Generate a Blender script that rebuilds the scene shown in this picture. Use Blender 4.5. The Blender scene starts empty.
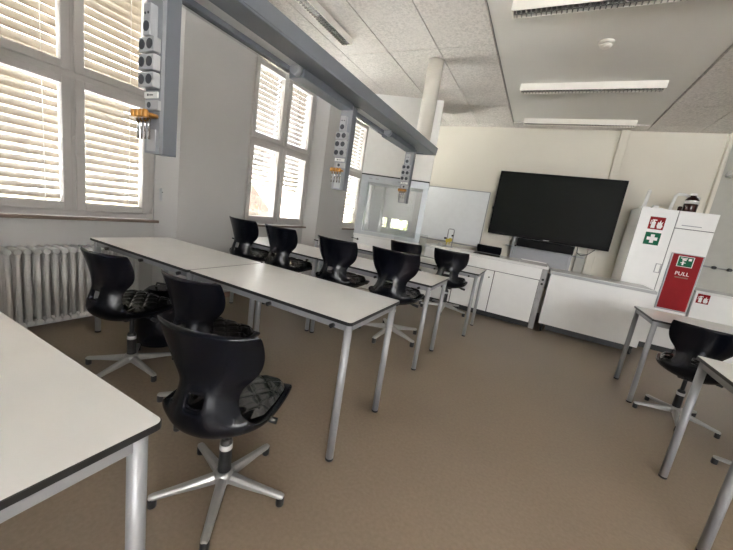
import bpy, bmesh, math, random
from mathutils import Vector, Matrix
PI = math.pi
random.seed(7)
scene = bpy.context.scene
COL = scene.collection
H = 1.26                                    # camera height

# ------------------------------------------------------------------ materials
def _nt(name):
    m = bpy.data.materials.new(name); m.use_nodes = True
    nt = m.node_tree
    return m, nt, nt.nodes['Principled BSDF']

def mat(name, col, rough=0.5, metal=0.0, var=0.06, scale=12.0, bump=0.0, bscale=80.0, coat=0.0, spec=0.5):
    m, nt, b = _nt(name)
    b.inputs['Roughness'].default_value = rough
    b.inputs['Metallic'].default_value = metal
    b.inputs['Specular IOR Level'].default_value = spec
    if coat: b.inputs['Coat Weight'].default_value = coat; b.inputs['Coat Roughness'].default_value = 0.12
    tc = nt.nodes.new('ShaderNodeTexCoord')
    n = nt.nodes.new('ShaderNodeTexNoise'); n.inputs['Scale'].default_value = scale; n.inputs['Detail'].default_value = 4
    nt.links.new(tc.outputs['Object'], n.inputs['Vector'])
    r = nt.nodes.new('ShaderNodeValToRGB')
    lo = tuple(max(0, c*(1-var)) for c in col[:3])+(1,); hi = tuple(min(1, c*(1+var)) for c in col[:3])+(1,)
    r.color_ramp.elements[0].color = lo; r.color_ramp.elements[1].color = hi
    r.color_ramp.elements[0].position = .3; r.color_ramp.elements[1].position = .7
    nt.links.new(n.outputs['Fac'], r.inputs['Fac'])
    nt.links.new(r.outputs['Color'], b.inputs['Base Color'])
    if bump:
        n2 = nt.nodes.new('ShaderNodeTexNoise'); n2.inputs['Scale'].default_value = bscale; n2.inputs['Detail'].default_value = 3
        nt.links.new(tc.outputs['Object'], n2.inputs['Vector'])
        bp = nt.nodes.new('ShaderNodeBump'); bp.inputs['Strength'].default_value = bump; bp.inputs['Distance'].default_value = 0.01
        nt.links.new(n2.outputs['Fac'], bp.inputs['Height']); nt.links.new(bp.outputs['Normal'], b.inputs['Normal'])
    return m

def glass_mat(name, tint=(1, 1, 1), refl=0.08, haze=0.0):
    m = bpy.data.materials.new(name); m.use_nodes = True
    nt = m.node_tree; nt.nodes.clear()
    out = nt.nodes.new('ShaderNodeOutputMaterial')
    tr = nt.nodes.new('ShaderNodeBsdfTransparent'); tr.inputs['Color'].default_value = (*tint, 1)
    gl = nt.nodes.new('ShaderNodeBsdfGlossy'); gl.inputs['Roughness'].default_value = 0.02
    lw = nt.nodes.new('ShaderNodeFresnel'); lw.inputs['IOR'].default_value = 1.45
    ma = nt.nodes.new('ShaderNodeMath'); ma.operation = 'MULTIPLY'; ma.inputs[1].default_value = refl/0.04*0.5
    mx = nt.nodes.new('ShaderNodeMixShader')
    nt.links.new(lw.outputs[0], ma.inputs[0]); nt.links.new(ma.outputs[0], mx.inputs[0])
    nt.links.new(tr.outputs[0], mx.inputs[1]); nt.links.new(gl.outputs[0], mx.inputs[2]); 
    if haze:                                        # white diffuse mixed in, painted haze for reflections
        df = nt.nodes.new('ShaderNodeBsdfDiffuse'); df.inputs['Color'].default_value = (.86, .90, .92, 1)
        m2 = nt.nodes.new('ShaderNodeMixShader'); m2.inputs[0].default_value = haze
        nt.links.new(mx.outputs[0], m2.inputs[1]); nt.links.new(df.outputs[0], m2.inputs[2]); nt.links.new(m2.outputs[0], out.inputs[0])
    else:
        nt.links.new(mx.outputs[0], out.inputs[0])
    return m

def acoustic_mat():
    m, nt, b = _nt('acoustic_panel')
    b.inputs['Roughness'].default_value = 0.95
    tc = nt.nodes.new('ShaderNodeTexCoord')
    n = nt.nodes.new('ShaderNodeTexNoise'); n.inputs['Scale'].default_value = 48; n.inputs['Detail'].default_value = 5; n.inputs['Roughness'].default_value = .7
    nt.links.new(tc.outputs['Object'], n.inputs['Vector'])
    r = nt.nodes.new('ShaderNodeValToRGB')
    r.color_ramp.elements[0].position = .38; r.color_ramp.elements[0].color = (.40, .375, .345, 1)
    r.color_ramp.elements[1].position = .58; r.color_ramp.elements[1].color = (.73, .695, .645, 1)
    nt.links.new(n.outputs['Fac'], r.inputs['Fac'])
    n3 = nt.nodes.new('ShaderNodeTexNoise'); n3.inputs['Scale'].default_value = 2.2
    nt.links.new(tc.outputs['Object'], n3.inputs['Vector'])
    mx = nt.nodes.new('ShaderNodeMixRGB'); mx.inputs['Color2'].default_value = (.62, .58, .535, 1)
    nt.links.new(n3.outputs['Fac'], mx.inputs['Fac']); nt.links.new(r.outputs['Color'], mx.inputs['Color1'])
    nt.links.new(mx.outputs['Color'], b.inputs['Base Color'])
    bp = nt.nodes.new('ShaderNodeBump'); bp.inputs['Strength'].default_value = .25; bp.inputs['Distance'].default_value = .01
    nt.links.new(n.outputs['Fac'], bp.inputs['Height']); nt.links.new(bp.outputs['Normal'], b.inputs['Normal'])
    return m

def floor_mat():
    m, nt, b = _nt('linoleum')
    tc = nt.nodes.new('ShaderNodeTexCoord')
    n = nt.nodes.new('ShaderNodeTexNoise'); n.inputs['Scale'].default_value = 1.1; n.inputs['Detail'].default_value = 6
    nt.links.new(tc.outputs['Object'], n.inputs['Vector'])
    n2 = nt.nodes.new('ShaderNodeTexNoise'); n2.inputs['Scale'].default_value = 60; n2.inputs['Detail'].default_value = 4
    nt.links.new(tc.outputs['Object'], n2.inputs['Vector'])
    ad = nt.nodes.new('ShaderNodeMath'); ad.operation = 'ADD'
    nt.links.new(n.outputs['Fac'], ad.inputs[0]); nt.links.new(n2.outputs['Fac'], ad.inputs[1])
    hf = nt.nodes.new('ShaderNodeMath'); hf.operation = 'MULTIPLY'; hf.inputs[1].default_value = .5
    nt.links.new(ad.outputs[0], hf.inputs[0])
    r = nt.nodes.new('ShaderNodeValToRGB')
    r.color_ramp.elements[0].position = .35; r.color_ramp.elements[0].color = FLOOR_LO
    r.color_ramp.elements[1].position = .65; r.color_ramp.elements[1].color = FLOOR_HI
    nt.links.new(hf.outputs[0], r.inputs['Fac']); nt.links.new(r.outputs['Color'], b.inputs['Base Color'])
    mr = nt.nodes.new('ShaderNodeMapRange'); mr.inputs['To Min'].default_value = .31; mr.inputs['To Max'].default_value = .42
    nt.links.new(n.outputs['Fac'], mr.inputs['Value']); nt.links.new(mr.outputs[0], b.inputs['Roughness'])
    b.inputs['Specular IOR Level'].default_value = .4
    return m

def tile_roof_mat():
    m, nt, b = _nt('roof_tiles')
    b.inputs['Roughness'].default_value = .8
    tc = nt.nodes.new('ShaderNodeTexCoord')
    br = nt.nodes.new('ShaderNodeTexBrick'); br.inputs['Scale'].default_value = 4.0
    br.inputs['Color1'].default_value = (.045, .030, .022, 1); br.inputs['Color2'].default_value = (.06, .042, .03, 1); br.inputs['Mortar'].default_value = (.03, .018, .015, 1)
    mp = nt.nodes.new('ShaderNodeMapping'); mp.inputs['Rotation'].default_value = (0, PI/2, 0)
    nt.links.new(tc.outputs['Object'], mp.inputs['Vector']); nt.links.new(mp.outputs['Vector'], br.inputs['Vector'])
    nt.links.new(br.outputs['Color'], b.inputs['Base Color'])
    return m

FLOOR_LO = (.185, .142, .10, 1); FLOOR_HI = (.235, .184, .134, 1)
M = {}
M['floor'] = floor_mat()
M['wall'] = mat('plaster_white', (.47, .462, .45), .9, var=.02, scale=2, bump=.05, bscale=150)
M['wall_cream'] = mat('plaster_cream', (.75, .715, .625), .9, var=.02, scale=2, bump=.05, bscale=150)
M['ceil'] = mat('ceiling_paint', (.74, .72, .67), .9, var=.02, scale=2)
M['acoustic'] = acoustic_mat()
M['hood_clad'] = mat('cladding_white', (.78, .77, .74), .7, var=.02)
M['under'] = mat('recess_shade_metal', (.07, .07, .072), .35, metal=.4)  # dark tone paints the recess shade onto shelf and kick board
M['brushed'] = mat('brushed_metal', (.33, .33, .325), .3, metal=.7)
M['trim'] = mat('baseboard', (.2, .12, .085), .6)
M['winframe'] = mat('window_frame_paint', (.46, .44, .42), .45, var=.02)
M['sill'] = mat('sill_stone', (.17, .125, .10), .6)
M['pane'] = glass_mat('window_glass', (.97, .98, .97), .05)
M['slat'] = mat('blind_slat', (.115, .089, .060), .5, var=.02)
M['cord'] = mat('blind_cord', (.3, .28, .26), .8)
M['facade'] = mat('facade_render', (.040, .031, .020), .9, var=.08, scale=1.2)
M['roof'] = tile_roof_mat()
M['dark_glass'] = mat('far_window_glass', (.5, .55, .6), .15)
M['leaf'] = mat('foliage', (.13, .15, .045), .8, var=.5, scale=6)
M['grass'] = mat('outside_ground', (.42, .43, .44), .9, var=.1, scale=1)
M['tabletop'] = mat('laminate_white', (.84, .83, .805), .24, var=.03, scale=5, spec=.8)
M['tabedge'] = mat('laminate_black_edge', (.012, .012, .013), .4)
M['steel_paint'] = mat('silver_paint', (.33, .335, .345), .42, metal=.3, var=.03)
M['black'] = mat('black_plastic', (.012, .012, .013), .45)
M['shell'] = mat('chair_shell', (.0025, .0032, .006), .25, var=.1, scale=6, bump=.03, bscale=300, spec=.33)
M['pad'] = mat('quilted_vinyl', (.006, .006, .006), .2, var=.1, spec=.8)
M['alu'] = mat('cast_aluminium', (.40, .395, .385), .36, metal=.6, var=.03)
M['ring'] = mat('grey_ring', (.45, .45, .45), .4)
M['radiator'] = mat('radiator_enamel', (.56, .55, .53), .4, var=.02)
M['channel'] = mat('channel_grey', (.17, .185, .21), .42, metal=.25, var=.03)
M['channel_light'] = mat('lamp_reflector', (.75, .75, .75), .3, metal=.2, var=.02)
M['panel_grey'] = mat('post_face', (.32, .335, .36), .45, metal=.2, var=.03)
M['socket'] = mat('socket_plastic', (.47, .48, .49), .4, var=.02)
M['socket_dark'] = mat('socket_recess', (.055, .06, .07), .5)
M['brass'] = mat('orange_brass', (.42, .20, .045), .32, metal=.5, var=.15, scale=40)
M['chrome'] = mat('chrome', (.7, .7, .7), .15, metal=1, var=.02)
M['white_lam'] = mat('cabinet_white', (.84, .84, .82), .38, var=.015)
M['worktop'] = mat('worktop_white', (.80, .80, .78), .25, var=.02)
M['wt_grey'] = mat('worktop_grey_edge', (.40, .41, .41), .4)
M['plinth'] = mat('plinth_black', (.02, .02, .021), .5)
M['gap'] = mat('painted_gap_shade', (.08, .08, .08), .7)  # painted shade for door joints and ceiling seams
M['hood_alu'] = mat('hood_frame', (.52, .55, .57), .35, metal=.3, var=.03)
M['hood_glass'] = glass_mat('hood_glass', (.985, .99, .995), .09, .16)
M['acrylic'] = glass_mat('acrylic', (.97, .985, .985), .12, .04)
M['wb'] = mat('whiteboard_enamel', (.80, .82, .83), .22, var=.02)
M['screen'] = mat('screen_glass', (.007, .008, .0068), .5, var=.05, spec=.10)
M['bezel'] = mat('screen_bezel', (.005, .005, .005), .6, spec=.12)
M['grey_panel'] = mat('stand_panel', (.36, .37, .39), .4, var=.03)
M['red'] = mat('sign_red', (.235, .003, .006), .6, spec=.2, var=.04)
M['green'] = mat('sign_green', (.0, .12, .055), .6, spec=.2, var=.04)
M['signwhite'] = mat('sign_white', (.85, .85, .83), .5, var=.01)
M['bottle'] = mat('brown_glass', (.035, .012, .010), .12, var=.1)
M['yellow'] = mat('yellow_tap', (.62, .47, .05), .4)
M['lamp_white'] = mat('lamp_housing', (.80, .77, .70), .5, var=.02)
M['louvre_dark'] = mat('louvre_dark', (.05, .055, .065), .35, metal=.5)
M['louvre'] = mat('louvre_metal', (.75, .74, .72), .25, metal=.8)
M['board_grey'] = mat('rear_board_grey', (.47, .465, .42), .6, var=.03)
M['pipe'] = mat('painted_duct', (.64, .60, .53), .5, var=.02)

# ------------------------------------------------------------------ mesh helpers
class MB:
    def __init__(s): s.v = []; s.f = []; s.mi = []; s.sm = []
    def add(s, vs, fs, mi=0, smooth=False):
        o = len(s.v); s.v += [tuple(v) for v in vs]
        for f in fs: s.f.append(tuple(o+i for i in f)); s.mi.append(mi); s.sm.append(smooth)
        return s
    def box(s, x0, x1, y0, y1, z0, z1, mi=0):
        vs = [(x, y, z) for z in (z0, z1) for y in (y0, y1) for x in (x0, x1)]
        return s.add(vs, [(0, 2, 3, 1), (4, 5, 7, 6), (0, 1, 5, 4), (2, 6, 7, 3), (0, 4, 6, 2), (1, 3, 7, 5)], mi)
    def prism(s, poly, z0, z1, mi=0, axis='z'):
        n = len(poly)
        def P(a, b, c): return (a, b, c) if axis == 'z' else ((a, c, b) if axis == 'y' else (c, a, b))
        vs = [P(a, b, z0) for a, b in poly]+[P(a, b, z1) for a, b in poly]
        fs = [tuple(range(n))[::-1], tuple(range(n, 2*n))]+[(i, (i+1) % n, n+(i+1) % n, n+i) for i in range(n)]
        return s.add(vs, fs, mi)
    def tube(s, pts, r, n=10, mi=0, cap=True, smooth=True):
        pts = [Vector(p) for p in pts]
        rs = r if isinstance(r, (list, tuple)) else [r]*len(pts)
        vs = []; up = None
        for i, p in enumerate(pts):
            t = ((pts[i+1] if i+1 < len(pts) else p)-(pts[i-1] if i > 0 else p)).normalized()
            if up is None: up = Vector((0, 0, 1)) if abs(t.z) < .9 else Vector((0, 1, 0))
            a = t.cross(up).normalized(); b = a.cross(t).normalized(); up = b
            for k in range(n):
                th = 2*PI*k/n; vs.append(p+(a*math.cos(th)+b*math.sin(th))*rs[i])
        fs = []
        for i in range(len(pts)-1):
            for k in range(n):
                fs.append((i*n+k, i*n+(k+1) % n, (i+1)*n+(k+1) % n, (i+1)*n+k))
        s.add(vs, fs, mi, smooth)
        if cap:
            o = len(s.v)-len(vs)
            s.f.append(tuple(o+k for k in range(n))[::-1]); s.mi.append(mi); s.sm.append(False)
            s.f.append(tuple(o+(len(pts)-1)*n+k for k in range(n))); s.mi.append(mi); s.sm.append(False)
        return s
    def lathe(s, prof, c=(0, 0, 0), n=16, mi=0, smooth=True):
        vs = []
        for r, z in prof:
            for k in range(n):
                th = 2*PI*k/n; vs.append((c[0]+r*math.cos(th), c[1]+r*math.sin(th), c[2]+z))
        fs = [(i*n+k, i*n+(k+1) % n, (i+1)*n+(k+1) % n, (i+1)*n+k) for i in range(len(prof)-1) for k in range(n)]
        s.add(vs, fs, mi, smooth); o = len(s.v)-len(vs)
        s.f.append(tuple(o+k for k in range(n))[::-1]); s.mi.append(mi); s.sm.append(False)
        s.f.append(tuple(o+(len(prof)-1)*n+k for k in range(n))); s.mi.append(mi); s.sm.append(False)
        return s
    def build(s, name, mats, parent=None, bevel=0, seg=2, loc=None, rot=None):
        me = bpy.data.meshes.new(name); me.from_pydata(s.v, [], s.f)
        for m in (mats if isinstance(mats, (list, tuple)) else [mats]): me.materials.append(M[m])
        me.polygons.foreach_set('material_index', s.mi); me.polygons.foreach_set('use_smooth', s.sm)
        bm = bmesh.new(); bm.from_mesh(me); bmesh.ops.recalc_face_normals(bm, faces=bm.faces); bm.to_mesh(me); bm.free()
        o = bpy.data.objects.new(name, me); COL.objects.link(o)
        if parent: o.parent = parent
        if loc: o.location = loc
        if rot: o.rotation_euler = rot
        if bevel:
            b = o.modifiers.new('bevel', 'BEVEL'); b.width = bevel; b.segments = seg; b.limit_method = 'ANGLE'; b.angle_limit = math.radians(40)
        return o

def tag(o, label=None, cat=None, group=None, kind=None):
    if label: o['label'] = label
    if cat: o['category'] = cat
    if group: o['group'] = group
    if kind: o['kind'] = kind
    return o
def empty(name, loc=(0, 0, 0), rz=0):
    o = bpy.data.objects.new(name, None); COL.objects.link(o); o.location = loc; o.rotation_euler = (0, 0, rz)
    o.empty_display_size = .05
    return o
def thing(name, label, cat, loc=(0, 0, 0), rz=0, group=None):
    return tag(empty(name, loc, rz), label, cat, group)
KIDS = {}
def copy_tree(o, parent=None):
    c = o.copy(); COL.objects.link(c)
    if parent: c.parent = parent
    for ch in list(o.children): copy_tree(ch, c)
    return c
def struct(mb, name, mats, **k): return tag(mb.build(name, mats, **k), kind='structure')
def text(name, body, size, m, parent, loc, rot, extrude=.0008):
    cu = bpy.data.curves.new(name, 'FONT'); cu.body = body; cu.size = size; cu.align_x = 'CENTER'; cu.align_y = 'CENTER'; cu.extrude = extrude
    tmp = bpy.data.objects.new(name, cu); COL.objects.link(tmp)
    dg = bpy.context.evaluated_depsgraph_get(); me = bpy.data.meshes.new_from_object(tmp.evaluated_get(dg))
    bpy.data.objects.remove(tmp); me.materials.clear(); me.materials.append(M[m])
    o = bpy.data.objects.new(name, me); COL.objects.link(o); o.parent = parent; o.location = loc; o.rotation_euler = rot
    return o

# ------------------------------------------------------------------ the room
WX, FX = -3.12, -3.27           # pier face, niche (window) plane
FY = 6.25                       # front wall
CZ = 2.95                       # ceiling (acoustic panels)
RX, BY = 4.2, -2.6
fl = MB().box(FX-.4, RX+.2, BY-.2, 7.1, -.1, 0); struct(fl, 'floor', 'floor')

WINS = [(-.97, 0), (1.32, 1), (3.60, 2), (5.86, 3)]   # window centres along the left wall; first one added, unseen, for daylight
HW = .61                                              # half width at the frame
TOPZ = 2.83
mb = MB()
edges = [BY-.2]
for c, _ in WINS:
    edges += [c-HW, c+HW]
edges.append(6.85)
for i in range(0, len(edges), 2):                     # piers with splayed reveals
    a, b = edges[i], edges[i+1]
    sa = .13 if i else 0; sb = .13 if i+2 < len(edges) else 0
    mb.prism([(FX-.25, a), (FX, a), (WX, a+sa), (WX, b-sb), (FX, b), (FX-.25, b)], 0, 3.1)
for c, _ in WINS:
    mb.box(FX-.25, FX-.0, c-HW, c+HW, 0, .84)         # panel below the sill
    mb.prism([(FX-.25, c-HW), (FX, c-HW), (WX, c-HW+.0), (WX, c+HW), (FX, c+HW), (FX-.25, c+HW)], TOPZ, 3.1)
    mb.prism([(FX, c-HW), (WX, c-HW-.0), (WX, c-HW+.0)], TOPZ, 3.1)
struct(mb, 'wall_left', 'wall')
bbm = MB()
for i in range(0, len(edges), 2):
    a, b = edges[i], edges[i+1]
    sa = .13 if i else 0; sb = .13 if i+2 < len(edges) else 0
    bbm.box(WX, WX+.012, a+sa, b-sb, 0, .06)
struct(bbm, 'baseboard_left', 'trim')

# front wall, alcove behind the fume cupboard, other walls
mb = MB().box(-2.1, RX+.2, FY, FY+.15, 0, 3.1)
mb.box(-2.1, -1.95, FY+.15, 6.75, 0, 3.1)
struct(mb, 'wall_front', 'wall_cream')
WY = 6.75
mb = MB()
mb.box(-3.5, -2.1, WY, WY+.2, 0, .86); mb.box(-3.5, -2.1, WY, WY+.2, 2.75, 3.1)
mb.box(-3.5, -3.2, WY, WY+.2, .86, 2.75); mb.box(-2.42, -1.95, WY, WY+.2, .86, 2.75)
struct(mb, 'wall_alcove', 'wall')
def pierced(m, cs, hw, lo, hi, put):
    e = [lo]
    for c in cs: e += [c-hw, c+hw]
    e.append(hi)
    for i in range(0, len(e), 2): put(e[i], e[i+1], 0, 3.1)
    for c in cs: put(c-hw, c+hw, 0, .9); put(c-hw, c+hw, 2.8, 3.1)
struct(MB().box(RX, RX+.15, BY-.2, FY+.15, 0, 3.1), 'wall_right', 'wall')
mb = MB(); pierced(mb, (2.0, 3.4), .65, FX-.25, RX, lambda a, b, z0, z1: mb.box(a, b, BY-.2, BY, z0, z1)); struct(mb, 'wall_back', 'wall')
for i, c in enumerate((2.0, 3.4)):  # added windows out of view, put in for daylight fill
    fm = MB(); fm.box(c-.65, c-.59, BY-.12, BY-.07, .9, 2.8).box(c+.59, c+.65, BY-.12, BY-.07, .9, 2.8).box(c-.59, c+.59, BY-.12, BY-.07, .9, .96).box(c-.59, c+.59, BY-.12, BY-.07, 2.74, 2.8).box(c-.59, c+.59, BY-.12, BY-.07, 1.86, 1.93)
    struct(fm, 'window_%d' % (6+i), 'winframe')
# pilaster and riser on the front wall
struct(MB().box(.715, .825, FY-.06, FY, 0, CZ), 'trim_1', 'wall_cream', bevel=.008)
struct(MB().box(1.90, 1.945, FY-.07, FY, 0, CZ), 'trim_2', 'wall_cream', bevel=.008)
struct(MB().box(1.945, RX, FY-.02, FY, 0, CZ), 'trim_3', 'board_grey')
# ceiling
SX = [-.76-.5525*k for k in range(0, 5)]
struct(MB().box(FX-.25, RX+.2, BY-.2, 7.0, CZ+.04, CZ+.16), 'ceiling_dark_backing', 'gap')  # dark slab behind the panels, paints shade into the seams
struct(MB().box(-.752, 1.002, BY, 5.975, CZ+.014, CZ+.039), 'ceiling', 'ceil')
struct(MB().box(FX-.2, -2.1, 6.25, 6.75, CZ+.0, CZ+.03), 'ceiling_alcove', 'ceil')
struct(MB().box(FX-.2, SX[-1]-.006, BY, 6.249, CZ, CZ+.034), 'ceiling_edge', 'ceil')
def seam_panels(name, xs, ys):
    m = MB()
    for i in range(len(xs)-1):
        for j in range(len(ys)-1):
            x0, x1 = sorted((xs[i], xs[i+1])); m.box(x0+.0048, x1-.0048, ys[j]+.0035, ys[j+1]-.0035, CZ, CZ+.034)
    return struct(m, name, 'acoustic')
seam_panels('ceiling_panels_left', SX, [-2.6, -1.2, .2, 1.85, 3.53, 5.2, 5.98])
seam_panels('ceiling_panels_right', [1.01, 1.585, 2.16, 2.735, 3.31, 3.885, 4.2], [-2.6, -1.2, .2, 1.85, 3.53, 5.2, 5.98])
seam_panels('ceiling_panels_front', [SX[-1], SX[3], SX[2], SX[1], SX[0], 1.01, 1.585, 2.16, 2.735, 3.31, 3.885, 4.2], [5.98, 6.25])

# ------------------------------------------------------------------ windows
def rect_frame(m, y0, y1, z0, z1, w, x0, x1):
    m.box(x0, x1, y0, y0+w, z0, z1); m.box(x0, x1, y1-w, y1, z0, z1)
    m.box(x0, x1, y0+w, y1-w, z0, z0+w); m.box(x0, x1, y0+w, y1-w, z1-w, z1)
def slats(m, y0, y1, z0, z1, x, pitch=.062, wid=.062, tilt=34):
    t = math.radians(tilt); n = int((z1-z0)/pitch)
    for k in range(n):
        z = z1-pitch*(k+.5)
        pts = []
        for q in (-.5, -.17, .17, .5):                         # shallow curved slat
            px = q*wid; pz = .004*(1-(2*q)**2)
            pts.append((x+px*math.cos(t)-pz*math.sin(t)*0, z+px*math.sin(t)+pz))
        poly = pts+[(a, b-.0015) for a, b in pts[::-1]]
        m.prism(poly, y0, y1, axis='y')
def make_window(idx, c, blind_end, tilt):
    y0, y1, z0, z1 = c-HW, c+HW, .86, TOPZ
    fm = MB(); rect_frame(fm, y0, y1, z0, z1, .055, FX-.09, FX-.02)
    tz = 1.90
    fm.box(FX-.09, FX-.015, y0+.055, y1-.055, tz-.035, tz+.035)
    fm.box(FX-.09, FX-.015, c-.03, c+.03, z0+.055, tz-.035); fm.box(FX-.09, FX-.015, c-.03, c+.03, tz+.035, z1-.055)
    w = struct(fm, 'window_%d' % idx, 'winframe', bevel=.004)
    for a, b in ((y0+.05, c-.012), (c+.012, y1-.05)):
        for e, g in ((z0+.05, tz-.02), (tz+.02, z1-.05)):
            s = MB(); rect_frame(s, a, b, e, g, .058, FX-.07, FX+.0)
            so = s.build('sash', 'winframe', w, bevel=.006)
            MB().box(FX-.045, FX-.039, a+.058, b-.058, e+.058, g-.058).build('pane', 'pane', so)
    for a, b in ((y0+.03, c-.01), (c+.01, y1-.03)):
        s = MB(); slats(s, a, b, blind_end, z1, FX-.17, tilt=tilt)
        bl = s.build('blind', 'slat', w)
        cd = MB()
        for yy in (a+.12, b-.12):
            cd.tube([(FX-.14, yy, z1), (FX-.14, yy, blind_end)], .002, 4)
        cd.build('blind_cords', 'cord', bl)
    hd = MB().box(FX, FX+.012, c-.012, c+.012, 1.40, 1.47).box(FX+.012, FX+.03, c-.009, c+.009, 1.45, 1.47).box(FX+.03, FX+.045, c-.01, c+.01, 1.33, 1.47)
    hd.build('handle', 'winframe', w, bevel=.003)
    MB().box(FX-.02, FX+.035, y0-.03, y1+.03, .835, .86).build('sill', 'sill', w, bevel=.003)
    hg = MB()
    for yy in (y0+.02, y1-.02):
        hg.tube([(FX-.005, yy, z0+.05), (FX-.005, yy, z0+.12)], .009, 8)
    hg.build('hinges', 'winframe', w)
    return w
W = {}
for c, i in WINS:
    W[i] = make_window(i if i else 5, c, {0: .9, 1: .9, 2: 1.30, 3: .95}[i], {0: 86, 1: 46, 2: 33, 3: 30}[i])
cr = MB().box(FX-.01, FX+.05, 1.955, 1.985, 1.05, 1.165).tube([(FX+.052, 1.97, 1.13), (FX+.056, 1.97, 1.13)], .006, 8, mi=1)
cr.build('blind_crank_box', ['socket', 'socket_dark'], W[1], bevel=.004)
# window in the alcove wall
fm = MB()
def rf2(m, x0, x1, z0, z1, w, ya, yb):
    m.box(x0, x0+w, ya, yb, z0, z1); m.box(x1-w, x1, ya, yb, z0, z1); m.box(x0+w, x1-w, ya, yb, z0, z0+w); m.box(x0+w, x1-w, ya, yb, z1-w, z1)
rf2(fm, -3.2, -2.42, .86, 2.75, .05, WY+.02, WY+.1)
w4 = struct(fm, 'window_4', 'winframe', bevel=.004)
for a, b in ((-3.15, -2.96), (-2.95, -2.47)):
    s = MB(); rf2(s, a, b, .91, 2.70, .045, WY+.0, WY+.07); so = s.build('sash', 'winframe', w4, bevel=.004)
    MB().box(a+.045, b-.045, WY+.03, WY+.036, .955, 2.655).build('pane', 'pane', so)
MB().box(-3.19, -2.43, WY-.012, WY-.009, 1.175, 2.75).box(-3.19, -2.43, WY-.017, WY-.004, 1.16, 1.176).build('roller_blind', 'hood_clad', w4)

# ------------------------------------------------------------------ outside
struct(MB().box(-60, 30, -40, 60, -4.2, -4.0), 'ground', 'grass')
b = thing('apartment_building', 'cream building with tiled roof seen through the window blinds', 'building', (-13, 0, -4))
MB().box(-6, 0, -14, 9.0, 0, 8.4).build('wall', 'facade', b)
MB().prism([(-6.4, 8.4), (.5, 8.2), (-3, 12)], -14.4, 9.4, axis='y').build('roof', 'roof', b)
for fz in (1.2, 4.3, 6.6):
    for k in range(9):
        y = -12.6+k*2.4
        wm = MB(); wm.box(.0, .06, y, y+1.1, fz, fz+1.3)
        wo = wm.build('window', 'winframe', b)
        MB().box(.06, .075, y+.08, y+1.02, fz+.08, fz+1.22).build('pane', 'dark_glass', wo)
b2 = thing('low_house', 'low house with a red tiled roof outside the second window', 'house', (-9.5, 11.8, -4))
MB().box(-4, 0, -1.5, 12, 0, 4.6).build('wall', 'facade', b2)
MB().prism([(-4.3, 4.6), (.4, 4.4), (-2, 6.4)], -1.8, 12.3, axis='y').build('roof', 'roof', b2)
def tree(loc, r, label):
    t = thing('tree', label, 'tree', loc)
    MB().tube([(0, 0, 0), (0, 0, 3.2)], [.16, .1], 8).build('trunk', 'trim', t)
    rnd = random.Random(3); m = MB()
    for k in range(420):
        d = Vector((rnd.gauss(0, 1), rnd.gauss(0, 1), rnd.gauss(0, 1))).normalized()*r*(.55+.45*rnd.random())
        p = Vector((d.x, d.y, d.z*1.2+3.9)); a = Vector((rnd.gauss(0, 1), rnd.gauss(0, 1), rnd.gauss(0, 1))).normalized(); c_ = a.orthogonal().normalized(); e = a.cross(c_)
        s_ = .22*r/1.6
        m.add([p+c_*s_, p+e*s_*.6, p-c_*s_, p-e*s_*.6], [(0, 1, 2, 3)])
    m.build('foliage', 'leaf', t)
tree((-4.0, 10.4, -4), 2.0, 'yellow-green tree outside the window behind the fume cupboard')

# ------------------------------------------------------------------ tables
def make_table(L=1.136, D=.61, Ht=.75):
    t = empty('classroom_table')
    tp = MB()
    r = .018; poly = []
    for cx, cy, a0 in ((L/2-r, D/2-r, 0), (-L/2+r, D/2-r, 90), (-L/2+r, -D/2+r, 180), (L/2-r, -D/2+r, 270)):
        for k in range(5):
            a = math.radians(a0+k*22.5); poly.append((cx+r*math.cos(a), cy+r*math.sin(a)))
    n = len(poly); ins = .0018
    inner = [(x*(1-ins/(L/2)), y*(1-ins/(D/2))) for x, y in poly]
    vs = [(x, y, Ht-.016) for x, y in poly]+[(x, y, Ht-.0015) for x, y in poly]+[(x, y, Ht) for x, y in inner]
    tp.add(vs, [(i, (i+1) % n, n+(i+1) % n, n+i) for i in range(n)], 1)
    tp.add(vs[n:], [(i, (i+1) % n, n+(i+1) % n, n+i) for i in range(n)], 1)
    tp.add([(x, y, Ht) for x, y in inner], [tuple(range(n))], 0)
    tp.add([(x, y, Ht-.016) for x, y in poly], [tuple(range(n))[::-1]], 1)
    tp.build('tabletop', ['tabletop', 'tabedge'], t)
    lx, ly = L/2-.03, D/2-.04
    fr = MB(); z0, z1 = Ht-.056, Ht-.0165
    fr.box(-lx, lx, -ly-.012, -ly+.012, z0, z1); fr.box(-lx, lx, ly-.012, ly+.012, z0, z1)
    fr.box(-lx-.012, -lx+.012, -ly, ly, z0, z1); fr.box(lx-.012, lx+.012, -ly, ly, z0, z1)
    fr.build('apron_frame', 'steel_paint', t, bevel=.003)
    for sx in (-1, 1):
        for sy in (-1, 1):
            lg = MB().tube([(sx*lx, sy*ly, .012), (sx*lx, sy*ly, Ht-.0165)], .0195, 16).build('leg', 'steel_paint', t)
            MB().lathe([(.0205, 0), (.0205, .012)], (sx*lx, sy*ly, 0), 16).build('foot', 'black', lg)
    for px in (-.36, .06, .46):
        MB().tube([(px, -ly-.012, Ht-.045), (px, -ly-.034, Ht-.045)], .011, 10).build('hanging_peg', 'black', t)
    return t
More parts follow.
